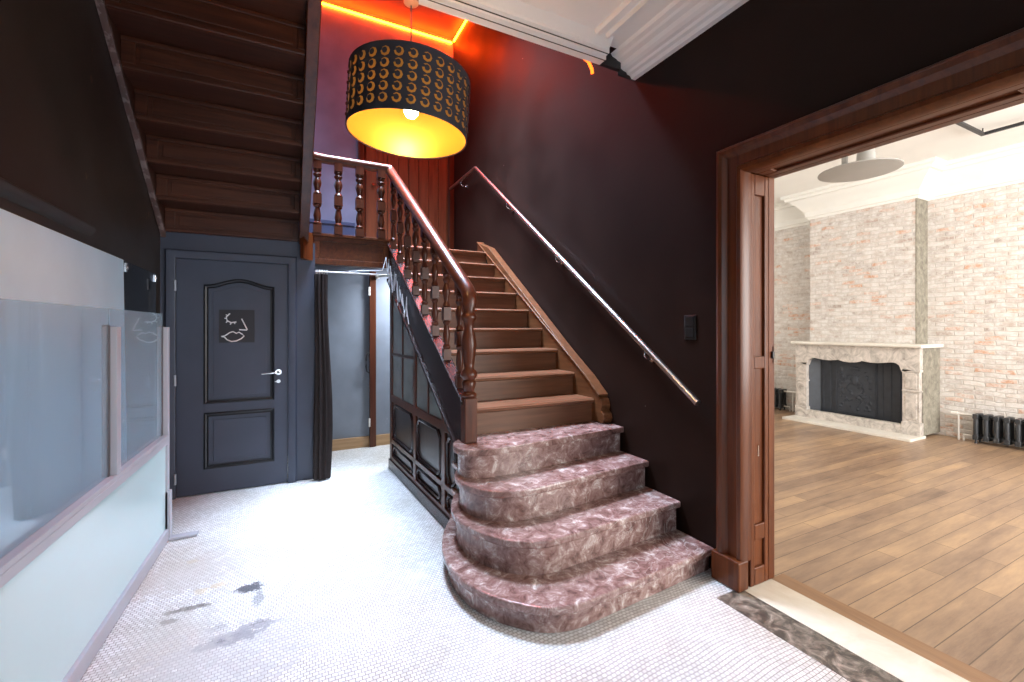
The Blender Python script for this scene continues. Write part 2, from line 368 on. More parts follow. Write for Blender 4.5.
# ------------------------------------------------------------------ dimensions (metres; camera over the origin, y into the hall)
XW = 2.28          # stair-side wall
XB = 2.46          # its far face, in the fireplace room
XL_ = -.92         # left wall
YB = 4.65          # wall with the navy door
YC = 5.60          # corridor back wall
YT = 6.40          # back wall above the landing
ZL = 2.365         # landing floor
ZC = 3.36          # hall ceiling
ZS = 5.80          # stairwell ceiling
YE = 2.46          # where the hall ceiling stops
RX, RZ = 7.88, 3.58

# ------------------------------------------------------------------ shell of the hall
struct('floor', MB().box(XL_-.1, 2.06, -3.2, YC+.1, -.08, 0).box(2.06, XW, 1.62, YC+.1, -.08, 0), 'mosaic', 'hall floor of small worn white mosaic tiles', 'floor')
struct('floor_border', MB().box(2.06, 2.25, -3.2, 1.62, -.08, .002), 'border', 'brown marble border strip beside the mosaic floor', 'floor')
struct('threshold', MB().box(2.25, XB+.03, -.62, 1.62, -.08, .004), 'threshold', 'cream marble threshold slab in the wide doorway', 'floor')
struct('wall_left', MB().box(XL_-.15, XL_, -3.2, YT, -.08, ZS), 'left_wall', 'tall dark brown glossy wall on the left of the hall', 'wall')
struct('trim_1', MB().prism([(XL_,1.925),(XL_+.02,1.935),(XL_+.035,1.96),(XL_+.035,1.975),(XL_+.02,1.985),(XL_,1.99)], 'y', -3.1, 3.1), 'left_wall', 'slim dark moulding along the left wall above the boards', 'moulding', smooth=50)
# right wall with the wide doorway
w = MB().box(XW, XB, 1.62, YT, -.08, ZS).box(XW, XB, -.66, 1.62, 2.33, ZS).box(XW, XB, -3.2, -.66, -.08, ZS)
struct('wall_right', w, 'black_wall', 'tall black wall beside the staircase with the wide doorway', 'wall')
# door wall: opening for the navy door and for the corridor
DX0, DX1, DH = -.825, .045, 2.045
w = MB().box(XL_, DX0, YB, YB+.1, 0, 2.25).box(DX0, DX1, YB, YB+.1, DH, 2.25).box(DX1, .265, YB, YB+.1, 0, 2.25)
struct('wall_back', w, 'navy', 'navy painted wall around the navy door', 'wall')
struct('wall_corridor', MB().box(XL_, XW, YC, YC+.1, 0, 2.2), 'corridor', 'grey blue wall at the back of the corridor under the landing', 'wall')
struct('baseboard_corridor', MB().box(.15, XW, YC-.018, YC, 0, .13), 'skirt_wood', 'pale wooden skirting of the corridor back wall', 'baseboard', bevel=.004)
struct('wall_landing', MB().box(XL_, XW, YT, YT+.12, 2.1, ZS), 'blue_wall', 'blue grey wall behind the stair landing', 'wall')
struct('baseboard_landing', MB().box(XL_, .86, YT-.02, YT, ZL, 2.82).box(XL_, .86, YT-.035, YT, 2.82, 2.87), 'dado', 'deep blue dado at the foot of the landing wall', 'baseboard', bevel=.004)
struct('ceiling_stairwell', MB().box(XL_-.1, XW+.1, YE-.2, YT+.1, ZS, ZS+.1), 'dark_ceiling', 'dark reddish ceiling high above the stairwell', 'ceiling')
struct('ceiling_corridor', MB().box(XL_, .985, YB+.11, YT, 2.2, 2.29).box(.985, XW, 5.02, YT, 2.2, 2.29), 'navy', 'flat underside of the landing above the corridor', 'ceiling')
struct('wall_entrance', MB().box(XL_, -.3, -3.3, -3.2, 0, ZC).box(1.7, XW, -3.3, -3.2, 0, ZC).box(-.3, 1.7, -3.3, -3.2, 2.7, ZC), 'left_wall', 'dark wall behind the photographer with an assumed street door opening', 'wall')  # opening assumed behind the camera as a way in for light
struct('ceiling_hall', MB().box(XL_-.1, XW, -3.2, YE-.07, ZC, ZC+.25), 'white', 'white plaster ceiling of the hall ending at the stairwell', 'ceiling')
# upper landing floor beyond is closed by a dark wall so that the well reads as a room
struct('wall_well_front', MB().box(XL_, XW, YE-.3, YE-.2, ZC+.25, ZS), 'left_wall', 'dark wall of the stairwell above the hall ceiling', 'wall')
# cornice of the hall on the stair-side wall (profile in x,z, running along y)
cor = [(XW,3.25),(XW-.035,3.25),(XW-.05,3.268),(XW-.075,3.272),(XW-.085,3.286),(XW-.11,3.29),(XW-.135,3.30),(XW-.155,3.318),(XW-.19,3.326),(XW-.205,3.335),(XW-.235,3.342),(XW-.25,ZC),(XW,ZC)]
struct('cornice_hall', MB().prism(cor, 'y', -3.1, YE+.02), 'white', 'white stepped cornice running above the black wall', 'cornice')
rb = MB()
for (x, r) in ((1.80,.026),(1.88,.016)):
    rb.prism([(x-r,ZC),(x-r,ZC-.012),(x-r*.5,ZC-.028),(x+r*.5,ZC-.028),(x+r,ZC-.012),(x+r,ZC)], 'y', -3.0, YE-.16)
struct('trim_2', rb, 'white', 'pair of white plaster ribs along the hall ceiling', 'moulding', smooth=40)
ed = MB().box(.05, 1.94, YE-.07, YE, ZC-.10, ZC+.25).box(.05, 1.94, YE-.105, YE-.07, ZC-.075, ZC+.02)
ed.prism([(YE-.105,ZC-.055),(YE-.12,ZC-.05),(YE-.15,ZC-.012),(YE-.16,ZC),(YE-.105,ZC)], 'x', .05, 1.93)
struct('trim_3', ed, 'white', 'white edge board where the hall ceiling meets the stairwell', 'moulding')
struct('trim_4', MB().box(.05, 1.94, YE-.062, YE-.056, ZC-.102, ZC-.0995).box(.05, 1.94, YE-.098, YE-.090, ZC-.077, ZC-.0745).box(.05, 2.0, YE, YE+.02, ZC-.085, ZC+.25).box(1.94, 2.12, YE-.01, YE+.02, ZC-.09, ZC+.25).box(2.12, XW, YE+.021, YE+.03, ZC-.11, ZC+.25), 'black_metal', 'black shadow strip along the edge board of the hall ceiling', 'moulding')

# ------------------------------------------------------------------ wide doorway into the fireplace room
DW = thing('door_2', 'wide panelled doorway of dark varnished wood into the fireplace room', 'doorway', (2.30,1.6,0), kind='structure')
y0, y1, zt = -.62, 1.59, 2.304
prof = [(0,-.02),(0,.03),(.012,.052),(.03,.058),(.04,.045),(.095,.045),(.105,.055),(.115,.07),(.135,.078),(.15,.07),(.16,.05),(.165,.03),(.165,-.02)]
pr = [(a, b) for a, b in prof]
def casing(path, name, mat):
    # side = d x n must point away from the opening
    b = MB().sweep(path, [(-a,c) for a,c in pr], (-1,0,0)); return b.build(name, mat, DW, smooth=30)
cz = casing([(XW,y1,.16),(XW,y1,zt),(XW,y0,zt),(XW,y0,.16)], 'casing', 'casing_z')
for yy in ((y1, y1+.175), (y0-.175, y0)):
    MB().box(XW-.085, XW+.0, yy[0]-.003, yy[1], .003, .165).build('plinth_block', 'casing_z', DW, bevel=.008)
# panelled reveal boards
def reveal(yf, sgn):
    a, c = (yf, yf+.03) if sgn > 0 else (yf-.03, yf)
    f = MB(); back = MB()
    X0, X1 = XW+.0205, XB-.0005
    f.box(X0, X0+.035, a, c, .005, zt).box(X1-.035, X1, a, c, .005, zt)
    for z0, z1 in ((.005,.105),(.255,.345),(1.215,1.285),(2.19,zt)): f.box(X0+.035, X1-.035, a, c, z0, z1)
    f.build('reveal_frame', 'casing_z', DW, bevel=.006)
    d0, d1 = (yf+.016, yf+.028) if sgn > 0 else (yf-.028, yf-.016)
    for z0, z1 in ((.105,.255),(.345,1.215),(1.285,2.19)): MB().box(X0+.03, X1-.03, d0, d1, z0-.004, z1+.004).build('reveal_panel', 'casing_z', DW)
reveal(y1, 1); reveal(y0, -1)
hf = MB(); X0, X1 = XW+.0205, XB-.0005
hf.box(X0, X0+.05, y0, y1, zt, zt+.026).box(X1-.05, X1, y0, y1, zt, zt+.026)
for a, b in ((y0,y0+.08),(.52,.60),(y1-.08,y1)): hf.box(X0+.05, X1-.05, a, b, zt, zt+.026)
hf.build('head_frame', 'casing_y', DW, bevel=.005)
MB().box(X0+.045, X1-.045, y0+.07, .53, zt+.012, zt+.024).build('head_panel', 'casing_y', DW); MB().box(X0+.045, X1-.045, .59, y1-.07, zt+.012, zt+.024).build('head_panel', 'casing_y', DW)
MB().box(XB+.03, XB+.045, y1+.0, y1+.02, 1.24, 1.34).box(XB+.02, XB+.036, y1-.012, y1, 1.27, 1.31).build('latch_plate', 'black_metal', DW, bevel=.002)
MB().box(2.385, 2.389, y1+.0125, y1+.017, .72, .78).build('keyhole_scratch', 'steel', DW)
# casing on the fireplace-room side
MB().sweep([(XB+.03,y1,.01),(XB+.03,y1,zt),(XB+.03,y0,zt),(XB+.03,y0,.01)], [(0,-.03),(0,.02),(.03,.03),(.11,.025),(.13,.04),(.14,-.03)], (1,0,0)).build('casing', 'casing_z', DW, smooth=30)

# ------------------------------------------------------------------ navy door
D = thing('door_1', 'navy panelled door with an arched upper panel under the stairs', 'door', (-.39,YB,0), kind='structure')
MB().sweep([(DX0,YB,.003),(DX0,YB,DH),(DX1,YB,DH),(DX1,YB,.003)], [(.012,-.02),(.012,.03),(0,.035),(-.05,.035),(-.062,.02),(-.062,-.0)] , (0,-1,0)).build('door_frame', 'navy', D, smooth=30)
lx0, lx1, lf = DX0+.014, DX1-.014, YB-.012
DLf = MB().box(lx0, lx1, lf, lf+.045, .008, DH-.014).build('door_leaf', 'navy', D, bevel=.003)
def ringprofile(w, h): return [(-w/2,-.004),(-w/2,h*.5),(-w*.2,h),(w*.2,h*.55),(w/2,h*.9),(w/2,-.004)]
px0, px1 = -.60, -.095
def arch_path(x0, x1, z0, z1, rise, y):
    pts = [(x0,y,z0),(x0,y,z1)]
    for i in range(1, 16):
        t = i/16; pts.append((x0+(x1-x0)*t, y, z1 + rise*(.5-.5*math.cos(2*PI*t))))
    pts += [(x1,y,z1),(x1,y,z0)]
    return pts
up = arch_path(px0, px1, .80, 1.80, .06, lf)
MB().sweep(up, ringprofile(.034,.013), (0,-1,0), closed=True).build('upper_panel_moulding', 'groove', DLf, smooth=30)
MB().prism([(p[0], p[2]) for p in arch_path(px0+.05, px1-.05, .85, 1.76, .05, 0)], 'y', lf-.003, lf+.002).build('upper_panel', 'navy', DLf, bevel=.002)
lo = [(px0,lf,.235),(px0,lf,.69),(px1,lf,.69),(px1,lf,.235)]
MB().sweep(lo, ringprofile(.034,.013), (0,-1,0), closed=True).build('lower_panel_moulding', 'groove', DLf, smooth=30)
MB().box(px0+.05, px1-.05, lf-.006, lf+.002, .285, .64).build('lower_panel', 'navy', DLf, bevel=.005)
for z in (.17, 1.0, 1.80): MB().lathe([(.009,z-.045),(.009,z+.045)], (DX0+.012, YB-.04, 0), 10).build('hinge', 'alu', D, smooth=40)
hx, hz = -.045, 1.035
MB().lathe([(.026,0),(.026,.008),(.022,.011)], (hx, lf-.011, hz), 20, 'y').build('handle_rose', 'chrome', DLf, smooth=40)
MB().tube([(hx,lf-.01,hz),(hx,lf-.045,hz),(hx-.012,lf-.055,hz),(hx-.06,lf-.055,hz-.003),(hx-.135,lf-.052,hz-.008)], .0085, 10).build('handle', 'chrome', DLf, smooth=50)
MB().lathe([(.017,0),(.017,.006)], (hx, lf-.006, hz-.085), 16, 'y').box(hx-.03, hx-.006, lf-.014, lf-.006, hz-.09, hz-.083).build('key_escutcheon', 'chrome', DLf, smooth=40)
# sign on the door
sx0, sx1, sz0, sz1, sf = -.505, -.236, 1.312, 1.602, lf-.0035
S = thing('door_sign', 'square black sign with a white line drawn face on the navy door', 'sign', (-.376, sf, 1.32))
MB().box(sx0, sx1, sf-.006, sf, sz0, sz1).build('plate', 'board_black', S)
def sp(u, v): return (sx0+(sx1-sx0)*u, sf-.008, sz1-(sz1-sz0)*v)
LW = .0058
eye = [sp(.30,.11), sp(.20,.22), sp(.22,.33), sp(.33,.39), sp(.48,.37)]
ey = MB().tube(eye, LW, 6)
for a, b in ((.185,.15),(.15,.26),(.19,.39),(.31,.45)):
    tgt = {.185:(.25,.18), .15:(.21,.26), .19:(.235,.345), .31:(.34,.385)}[a]; ey.tube([sp(a,b), sp(*tgt)], LW*.8, 6)
ey.tube([sp(.42,.375), sp(.44,.43)], LW*.8, 6)
ey.build('eye_line', 'chalk', S)
MB().tube([sp(.63,.27), sp(.79,.61), sp(.785,.62), sp(.56,.605)], LW, 6).build('nose_line', 'chalk', S)
lips = [sp(.06,.81), sp(.16,.79), sp(.30,.69), sp(.39,.665), sp(.48,.72), sp(.55,.68), sp(.64,.74), sp(.70,.80), sp(.62,.88), sp(.48,.95), sp(.34,.965), sp(.22,.91), sp(.15,.83)]
MB().tube(lips, LW, 6, closed=False).tube([sp(.15,.83), sp(.06,.81)], LW*.8, 6).build('lips_line', 'chalk', S)

# ------------------------------------------------------------------ corridor: curtain, rod, post
cp = []; n = 60
cu = MB(); rows = []
for j in range(9):
    z = .012 + (1.95-.012)*j/8; row = []
    sw = 1 - .25*(j/8)**2 + .10*math.sin(j*.8)
    for i in range(n):
        a = 2*PI*i/n; fold = 1 + .30*math.sin(a*9 + j*.15)
        row.append(cu.bm.verts.new((.322 + .062*sw*math.cos(a)*fold + .01*math.sin(j*.6), 4.585 + .040*sw*math.sin(a)*fold, z)))
    rows.append(row)
for A, B in zip(rows, rows[1:]):
    for i in range(n): cu.face([A[i], A[(i+1)%n], B[(i+1)%n], B[i]])
cu.face(rows[0][::-1]); cu.face(rows[-1])
tag(cu.build('curtain', 'curtain', smooth=60), 'dark brown curtain gathered at the left side of the corridor opening', 'curtain')
R = thing('curtain_rod', 'pale curtain rod across the top of the corridor opening', 'curtain rod', (.6,4.585,1.97))
MB().tube([(.262,4.585,1.975),(.955,4.585,1.975)], .0075, 10).build('rod', 'pipe', R, smooth=40)
for i in range(5):
    x = .277 + .022*i; MB().tube([(x, 4.585+.017*math.cos(t*PI/5), 1.972+.019*math.sin(t*PI/5)) for t in range(10)], .003, 6, closed=True).build('ring', 'pipe', R, smooth=40)
Pp = thing('door_post', 'narrow brown door post with a loop handle on the corridor back wall', 'door post', (.955,YC-.03,0))
MB().box(.918, .992, YC-.06, YC-.019, .004, 2.12).build('post', 'mahog_z', Pp, bevel=.004)
MB().tube([(.912,YC-.05,.90),(.885,YC-.065,.92),(.875,YC-.07,.98),(.875,YC-.07,1.06),(.885,YC-.065,1.12),(.912,YC-.05,1.14)], .009, 8).build('pull_handle', 'black_metal', Pp, smooth=50)
for z in (.30, 1.88): MB().box(.905, .925, YC-.062, YC-.04, z-.05, z+.05).build('hinge', 'pipe', Pp, bevel=.003)
MB().box(.985, 1.02, YC-.12, YC-.05, 2.03, 2.07).tube([(1.0,YC-.09,2.055),(1.12,YC-.35,2.05),(1.16,YC-.5,2.05)], .012, 8).build('door_closer', 'pipe', Pp, bevel=.003)

# ------------------------------------------------------------------ first flight
def XS(y): return 1.035 - .0424*(y-3.08)     # left side of the flight
RISE, RUN = .185, .265
def nose(y): return .70 + (y-2.58)*RISE/RUN
ST = thing('staircase', 'straight wooden staircase with turned balusters rising from the marble steps to the landing', 'staircase', (1.65,2.9,.70))
XR = 2.19
for k in range(1, 10):
    yk, zk = 2.58+RUN*k, .70+RISE*k
    xl = XS(yk)+.02
    yend = yk+RUN+.03 if k < 9 else 5.0
    MB().prism([(yk+.012,zk),(yk,zk-.012),(yk+.004,zk-.03),(yk+.014,zk-.036),(yend,zk-.036),(yend,zk)], 'x', xl, XR+.012).build('tread', 'tread', ST, smooth=40)
    rz = MB().box(xl, XR+.012, yk+.03, yk+.05, zk-RISE, zk-.036)
    rz.box(xl, XR+.01, yk+.022, yk+.03, zk-.052, zk-.036)
    rz.build('riser', 'riser', ST)
# wall-side string with its scroll end
ya, yb = 2.72, 5.24
top = [(ya+.02,.705),(ya+.0,.74),(ya+.012,.775),(ya+.04,.80),(ya+.03,.84),(ya+.045,.885),(ya+.085,.915)]
top += [(y, nose(y)+.085) for y in (2.95, 3.5, 4.2, 4.9)] + [(yb, 2.52)]
MB().prism(top + [(yb, 2.30),(4.98,2.3)] + [(4.8,nose(4.8)-.2),(3.0,nose(3.0)-.2),(2.95,.705)], 'x', XR, XW-.006).build('wall_string', 'string_light', ST, bevel=.004)
MB().prism([(ya+.06,.905),(2.95,nose(2.95)+.083),(yb,2.518),(yb,2.535),(2.945,nose(2.945)+.101),(ya+.055,.922)], 'x', XR-.012, XW-.006).build('string_cap', 'string_light', ST, bevel=.004)
# outer string
def skew(p): return (p.x + XS(p.y), p.y, p.z)
y0s, y1s = 2.715, 4.65
def band(a0, a1, x0, x1, ys=y0s, ye=y1s):
    return MB().prism([(ys,nose(ys)+a0),(ye,nose(ye)+a0),(ye,nose(ye)+a1),(ys,nose(ys)+a1)], 'x', x0, x1)
band(-.20, .15, -.012, .035).map(skew).build('outer_string', 'dark_wood', ST)
band(.145, .17, -.028, .055).map(skew).build('string_moulding', 'dark_wood', ST, bevel=.008)
band(-.225, -.195, -.034, .03, 2.80).map(skew).build('string_moulding', 'dark_wood', ST, bevel=.008)
# balusters
def baluster_mesh(h, taper=1.0):
    b = MB()
    def sq(r, z0, z1): b.box(-r, r, -r, r, z0, z1)
    sq(.020, 0, .11*h)
    b.lathe([(.016,.11*h),(.021,.125*h),(.021,.14*h),(.013,.16*h),(.016,.19*h),(.019,.24*h),(.016,.30*h),(.012,.35*h),(.018,.37*h),(.021,.385*h),(.014,.40*h)], n=14)
    sq(.0205, .40*h, .53*h)
    b.lathe([(.014,.53*h),(.021,.545*h),(.018,.565*h),(.012,.585*h),(.014,.62*h),(.0195,.665*h),(.0215,.70*h),(.017,.74*h),(.0115,.77*h),(.018,.79*h),(.0215,.81*h),(.014,.835*h),(.018,.85*h),(.021,.865*h),(.015,.88*h)], n=14)
    sq(.020, .88*h, h)
    return b
HB = .72
bb = None
for k in range(8):
    y = 2.845 + .245*k
    x = XS(y)+.014; z = nose(y)+.155
    if bb is None:
        m_ = baluster_mesh(HB).map(lambda p: (p.x*1.35, p.y*1.35, p.z)); bb = m_.build('baluster', 'mahog_z', None, smooth=35); o = bb; o.parent = ST
    else:
        o = bb.copy(); C.objects.link(o); o.parent = ST
    o.location = Vector((x, y, z)) - Vector(ST['_o'])
# newel post
nx, ny = 1.075, 2.715
nw = MB().box(nx-.042, nx+.042, ny-.042, ny+.042, .702, .99)
nw.build('newel_base', 'mahog_z', ST, bevel=.005)
MB().lathe([(.040,.99),(.050,1.0),(.050,1.015),(.030,1.03),(.042,1.06),(.046,1.09),(.034,1.105),(.052,1.125),(.056,1.14),(.050,1.16),(.030,1.18),(.036,1.22),(.047,1.30),(.050,1.34),(.040,1.40),(.031,1.44),(.034,1.48),(.048,1.50),(.052,1.515),(.046,1.53),(.034,1.55),(.044,1.59),(.046,1.64)], (nx,ny,0), 18).build('newel_post', 'mahog_z', ST, smooth=60)
# handrail, rounded section, curving down over the newel
RAIL = [(a*1.25, b*1.2) for a, b in [(-.030,-.028),(-.038,-.005),(-.034,.018),(-.020,.032),(0,.036),(.020,.032),(.034,.018),(.038,-.005),(.030,-.028),(.018,-.034),(-.018,-.034)]]
def rail_sweep(path, name, mat, parent, prof=RAIL):
    """section kept upright: a across, b up"""
    b = MB(); P = [Vector(p) for p in path]; rings = []
    for i, p in enumerate(P):
        d = (P[min(i+1,len(P)-1)]-P[max(i-1,0)]).normalized()
        side = d.cross(Vector((0,0,1)))
        side = side.normalized() if side.length > .15 else Vector((1,0,0))
        upv = side.cross(d).normalized()
        rings.append([b.bm.verts.new(p + side*u + upv*v) for u, v in prof])
    k = len(prof)
    for A, B in zip(rings, rings[1:]):
        for j in range(k): b.face([A[j], A[(j+1)%k], B[(j+1)%k], B[j]])
    b.face(rings[0][::-1]); b.face(rings[-1])
    return b.build(name, mat, parent, smooth=40)
rp = [(nx-.002, ny-.012, 1.585), (nx-.002, ny-.016, 1.62), (nx-.001, ny-.004, 1.665), (nx, ny+.03, 1.70)]
rp += [(XS(y)+.014, y, nose(y)+.905) for y in (2.84, 3.2, 3.7, 4.2, 4.62)] + [(XS(4.68)+.013, 4.70, 3.085)]
rail_sweep(rp, 'handrail', 'mahog_y', ST)
# spandrel panelling under the string
def sk(mb): return mb.map(skew)
fr = MB()
def low(y): return nose(y) - .20
ysp = 2.86
fr.box(.0, .035, ysp, 4.65, .10, .135).box(.0, .035, ysp, 4.65, .272, .315).box(.0, .035, ysp, 4.65, .69, .76)
for a, b, zt_ in ((4.575,4.65,None),(3.78,3.85,None),(3.09,3.16,None)):
    fr.prism([(a,.10),(b,.10),(b,low(b)),(a,low(a))], 'x', .0, .035)
sk(fr).build('spandrel_frame', 'mahog_z', ST, bevel=.004)
sk(MB().box(-.014, .035, ysp, 4.652, .003, .10)).build('spandrel_plinth', 'dark_wood', ST, bevel=.004)
mu = MB()
for y in (4.21,): mu.prism([(y-.013,.76),(y+.013,.76),(y+.013,low(y+.013)),(y-.013,low(y-.013))], 'x', .003, .03)
sk(mu).build('glazing_bar', 'mahog_z', ST); mu = MB()
mu.prism([(3.46,.76),(3.486,.76),(3.486,low(3.486)),(3.46,low(3.46))], 'x', .003, .03)
sk(mu).build('glazing_bar', 'mahog_z', ST); mu = MB()
mu.box(.003, .03, 3.85, 4.575, 1.16, 1.186)
sk(mu).build('glazing_bar', 'mahog_z', ST)
def lite(ya_, yb_, z0, z1):
    """pane between two heights, cut off by the slope of the string"""
    pts = [(yb_,z0),(yb_,min(z1,low(yb_)))]
    if low(ya_) >= z1: pts += [(ya_,z1),(ya_,z0)]
    else:
        yc = ya_
        if low(yb_) > z1: pts.append((2.58+(z1+.2-.70)*RUN/RISE, z1))
        if low(ya_) > z0: pts += [(ya_,low(ya_)),(ya_,z0)]
        else: pts += [(2.58+(z0+.2-.70)*RUN/RISE, z0)]
    sk(MB().prism(pts, 'x', .012, .018)).build('glass_lite', 'lite', ST)
for a, b in ((4.223,4.575),(3.85,4.197)): lite(a, b, .76, 1.16); lite(a, b, 1.186, 1.75)
lite(3.486, 3.78, .76, 1.5); lite(3.16, 3.46, .76, 1.5)
def octagon(ya_, yb_, z0, z1, c): return [(ya_+c,z0),(yb_-c,z0),(yb_,z0+c),(yb_,z1-c),(yb_-c,z1),(ya_+c,z1),(ya_,z1-c),(ya_,z0+c)]
for a, b in ((3.85,4.575),(3.16,3.78),(2.86,3.09)):
    for z0, z1, cc in ((.315,.69,.05),(.135,.272,.035)):
        pb = sk(MB().box(.018, .03, a, b, z0, z1)).build('spandrel_panel', 'dark_panel', ST)
        o8 = octagon(a+.045, b-.03 if b < 4.5 else b-.05, z0+.022, z1-.022, cc)
        sk(MB().sweep([(.018, p[0], p[1]) for p in o8], [(-.012,-.004),(-.012,.010),(0,.020),(.012,.012),(.012,-.004)], (-1,0,0), closed=True)).build('panel_moulding', 'dark_wood', pb, smooth=40)
# fairy lights hung along the string
FL = thing('string_lights', 'white wire string lights draped over the outer stair string', 'string lights', (.97,4.55,2.1))
pts = []
rnd = random.Random(3)
for i in range(26):
    t = i/25; y = 4.62 - .78*t
    a = (.16 if i % 2 == 0 else -.02) + rnd.uniform(-.05,.05) - .05
    pts.append((XS(y)-.044+rnd.uniform(-.006,.004), y + rnd.uniform(-.04,.04), nose(y)+a*(1-.2*t)-.05))
sm = []
for i in range(len(pts)-1):
    p0, p1 = Vector(pts[i]), Vector(pts[i+1])
    for q in range(4): sm.append(p0.lerp(p1, q/4) + Vector((0,0,-.015*math.sin(PI*q/4))))
MB().tube([(.56,4.575,1.992),(.75,4.572,2.01),(.88,4.57,2.02),sm[0]] + sm, .0032, 6).build('wire', 'wire', FL, smooth=60)
for i in range(0, len(pts), 3): MB().lathe([(.004,-.018),(.007,-.008),(.006,.006),(.003,.012)], (pts[i][0]-.004, pts[i][1], pts[i][2]-.01), 8).build('bulb', 'wire', FL, smooth=50)

# ------------------------------------------------------------------ marble steps
def crom(P, n=7):
    out = []
    for i in range(len(P)-1):
        p0 = P[max(i-1,0)]; p1 = P[i]; p2 = P[i+1]; p3 = P[min(i+2,len(P)-1)]
        for k in range(n):
            t = k/n; t2, t3 = t*t, t*t*t
            out.append(tuple(.5*((2*p1[j]) + (-p0[j]+p2[j])*t + (2*p0[j]-5*p1[j]+4*p2[j]-p3[j])*t2 + (-p0[j]+3*p1[j]-3*p2[j]+p3[j])*t3) for j in (0,1)))
    out.append(P[-1]); return out
def inset(path, d):
    out = []
    for i, p in enumerate(path):
        a = Vector(path[max(i-1,0)]); b = Vector(path[min(i+1,len(path)-1)]); t = (b-a).normalized()
        out.append((p[0]+t.y*d, p[1]-t.x*d))
    return out
OUT = [
 [(1.30,1.725),(1.20,1.733),(1.08,1.778),(.985,1.862),(.89,1.99),(.825,2.16),(.808,2.35),(.835,2.54),(.91,2.74),(1.02,2.93)],
 [(1.30,1.985),(1.215,1.995),(1.12,2.035),(1.035,2.105),(.95,2.25),(.905,2.42),(.915,2.60),(.965,2.74),(1.03,2.86)],
 [(1.30,2.238),(1.20,2.243),(1.11,2.272),(1.03,2.33),(.965,2.44),(.945,2.56),(.965,2.69),(1.035,2.82)],
 [(1.30,2.497),(1.16,2.495),(1.07,2.507),(1.0,2.54),(.962,2.60),(.955,2.68),(.985,2.76),(1.035,2.81)],
]
FR = [1.80, 2.05, 2.33, 2.59]
ZT = [.14, .33, .515, .70]
MS = thing('marble_steps', 'four polished red marble bottom steps with rounded left ends', 'steps', (1.5,2.3,0))
for i in range(4):
    curve = crom(OUT[i])
    edge = [(XW-.006, FR[i])] + curve            # from the wall to the left, then back
    edge_in = [(XW-.02, FR[i]+.03)] + inset(curve, -.03)
    if edge_in[5][1] < edge[5][1]: edge_in = [(XW-.02, FR[i]+.03)] + inset(curve, .03)
    yb_ = 2.97
    tr = MB().prism(edge + [(edge[-1][0]+.01, yb_), (XW-.006, yb_)], 'z', ZT[i]-.042, ZT[i])
    tr.build('tread', 'red_marble', MS, bevel=.011, seg=3)
    zb = .002 if i == 0 else ZT[i-1]
    MB().prism(edge_in + [(edge_in[-1][0]+.01, yb_-.01), (XW-.02, yb_-.01)], 'z', zb, ZT[i]-.042).build('riser', 'red_marble', MS, smooth=35)

# ------------------------------------------------------------------ landing
LD = thing('stair_landing', 'stair landing with four turned balusters over a panelled wooden fascia', 'landing', (.6,4.7,2.05))
MB().box(XL_+.005, XW-.005, YB+.115, YT-.036, 2.292, ZL).build('landing_floor', 'tread', LD) if False else MB().box(XL_+.005, .99, YB+.09, YT-.037, 2.292, ZL).box(.99, XW-.005, 5.0, YT-.037, 2.292, ZL).build('landing_floor', 'tread', LD)
fa = MB()
FX0, FX1, FZ0, FZ1, FY = .25, .965, 2.055, 2.325, 4.655
fa.box(FX0, FX1, FY, FY+.035, FZ0, FZ0+.055).box(FX0, FX1, FY, FY+.035, FZ1-.045, FZ1).box(FX0, FX0+.055, FY, FY+.035, FZ0+.055, FZ1-.045).box(FX1-.06, FX1, FY, FY+.035, FZ0+.055, FZ1-.045)
fa.box(FX0-.01, FX1+.01, FY-.012, FY+.05, FZ1, FZ1+.03)
fa.build('fascia_frame', 'casing_y', LD, bevel=.004)
MB().box(FX0+.05, FX1-.055, FY+.018, FY+.03, FZ0+.05, FZ1-.04).build('fascia_panel', 'casing_y', LD)
MB().prism([(FX0,FY),(FX0,FY+.06),(.16,FY+.0),(.135,FY-.10),(.16,FY-.12),(.20,FY-.06)], 'z', FZ0+.03, FZ1+.02).build('fascia_curve', 'casing_z', LD, smooth=30)
MB().box(FX0-.05, FX1+.03, FY+.04, YB+.1, FZ0-.0, FZ0+.03).build('fascia_soffit', 'mahog_x', LD)
lb = None
for x in (.285, .475, .675, .885):
    if lb is None: lb = baluster_mesh(.70).map(lambda p: (p.x*1.85, p.y*1.85, p.z)).build('baluster', 'mahog_z', None, smooth=35); o = lb; o.parent = LD
    else: o = lb.copy(); C.objects.link(o); o.parent = LD
    o.location = Vector((x, FY+.02, FZ1+.03)) - Vector(LD['_o'])
rail_sweep([(.158,4.46,3.19),(.165,4.56,3.125),(.19,4.63,3.10),(.25,4.668,3.087),(.33,4.678,3.083),(.6,4.68,3.083),(.985,4.68,3.083)], 'handrail', 'mahog_x', LD)

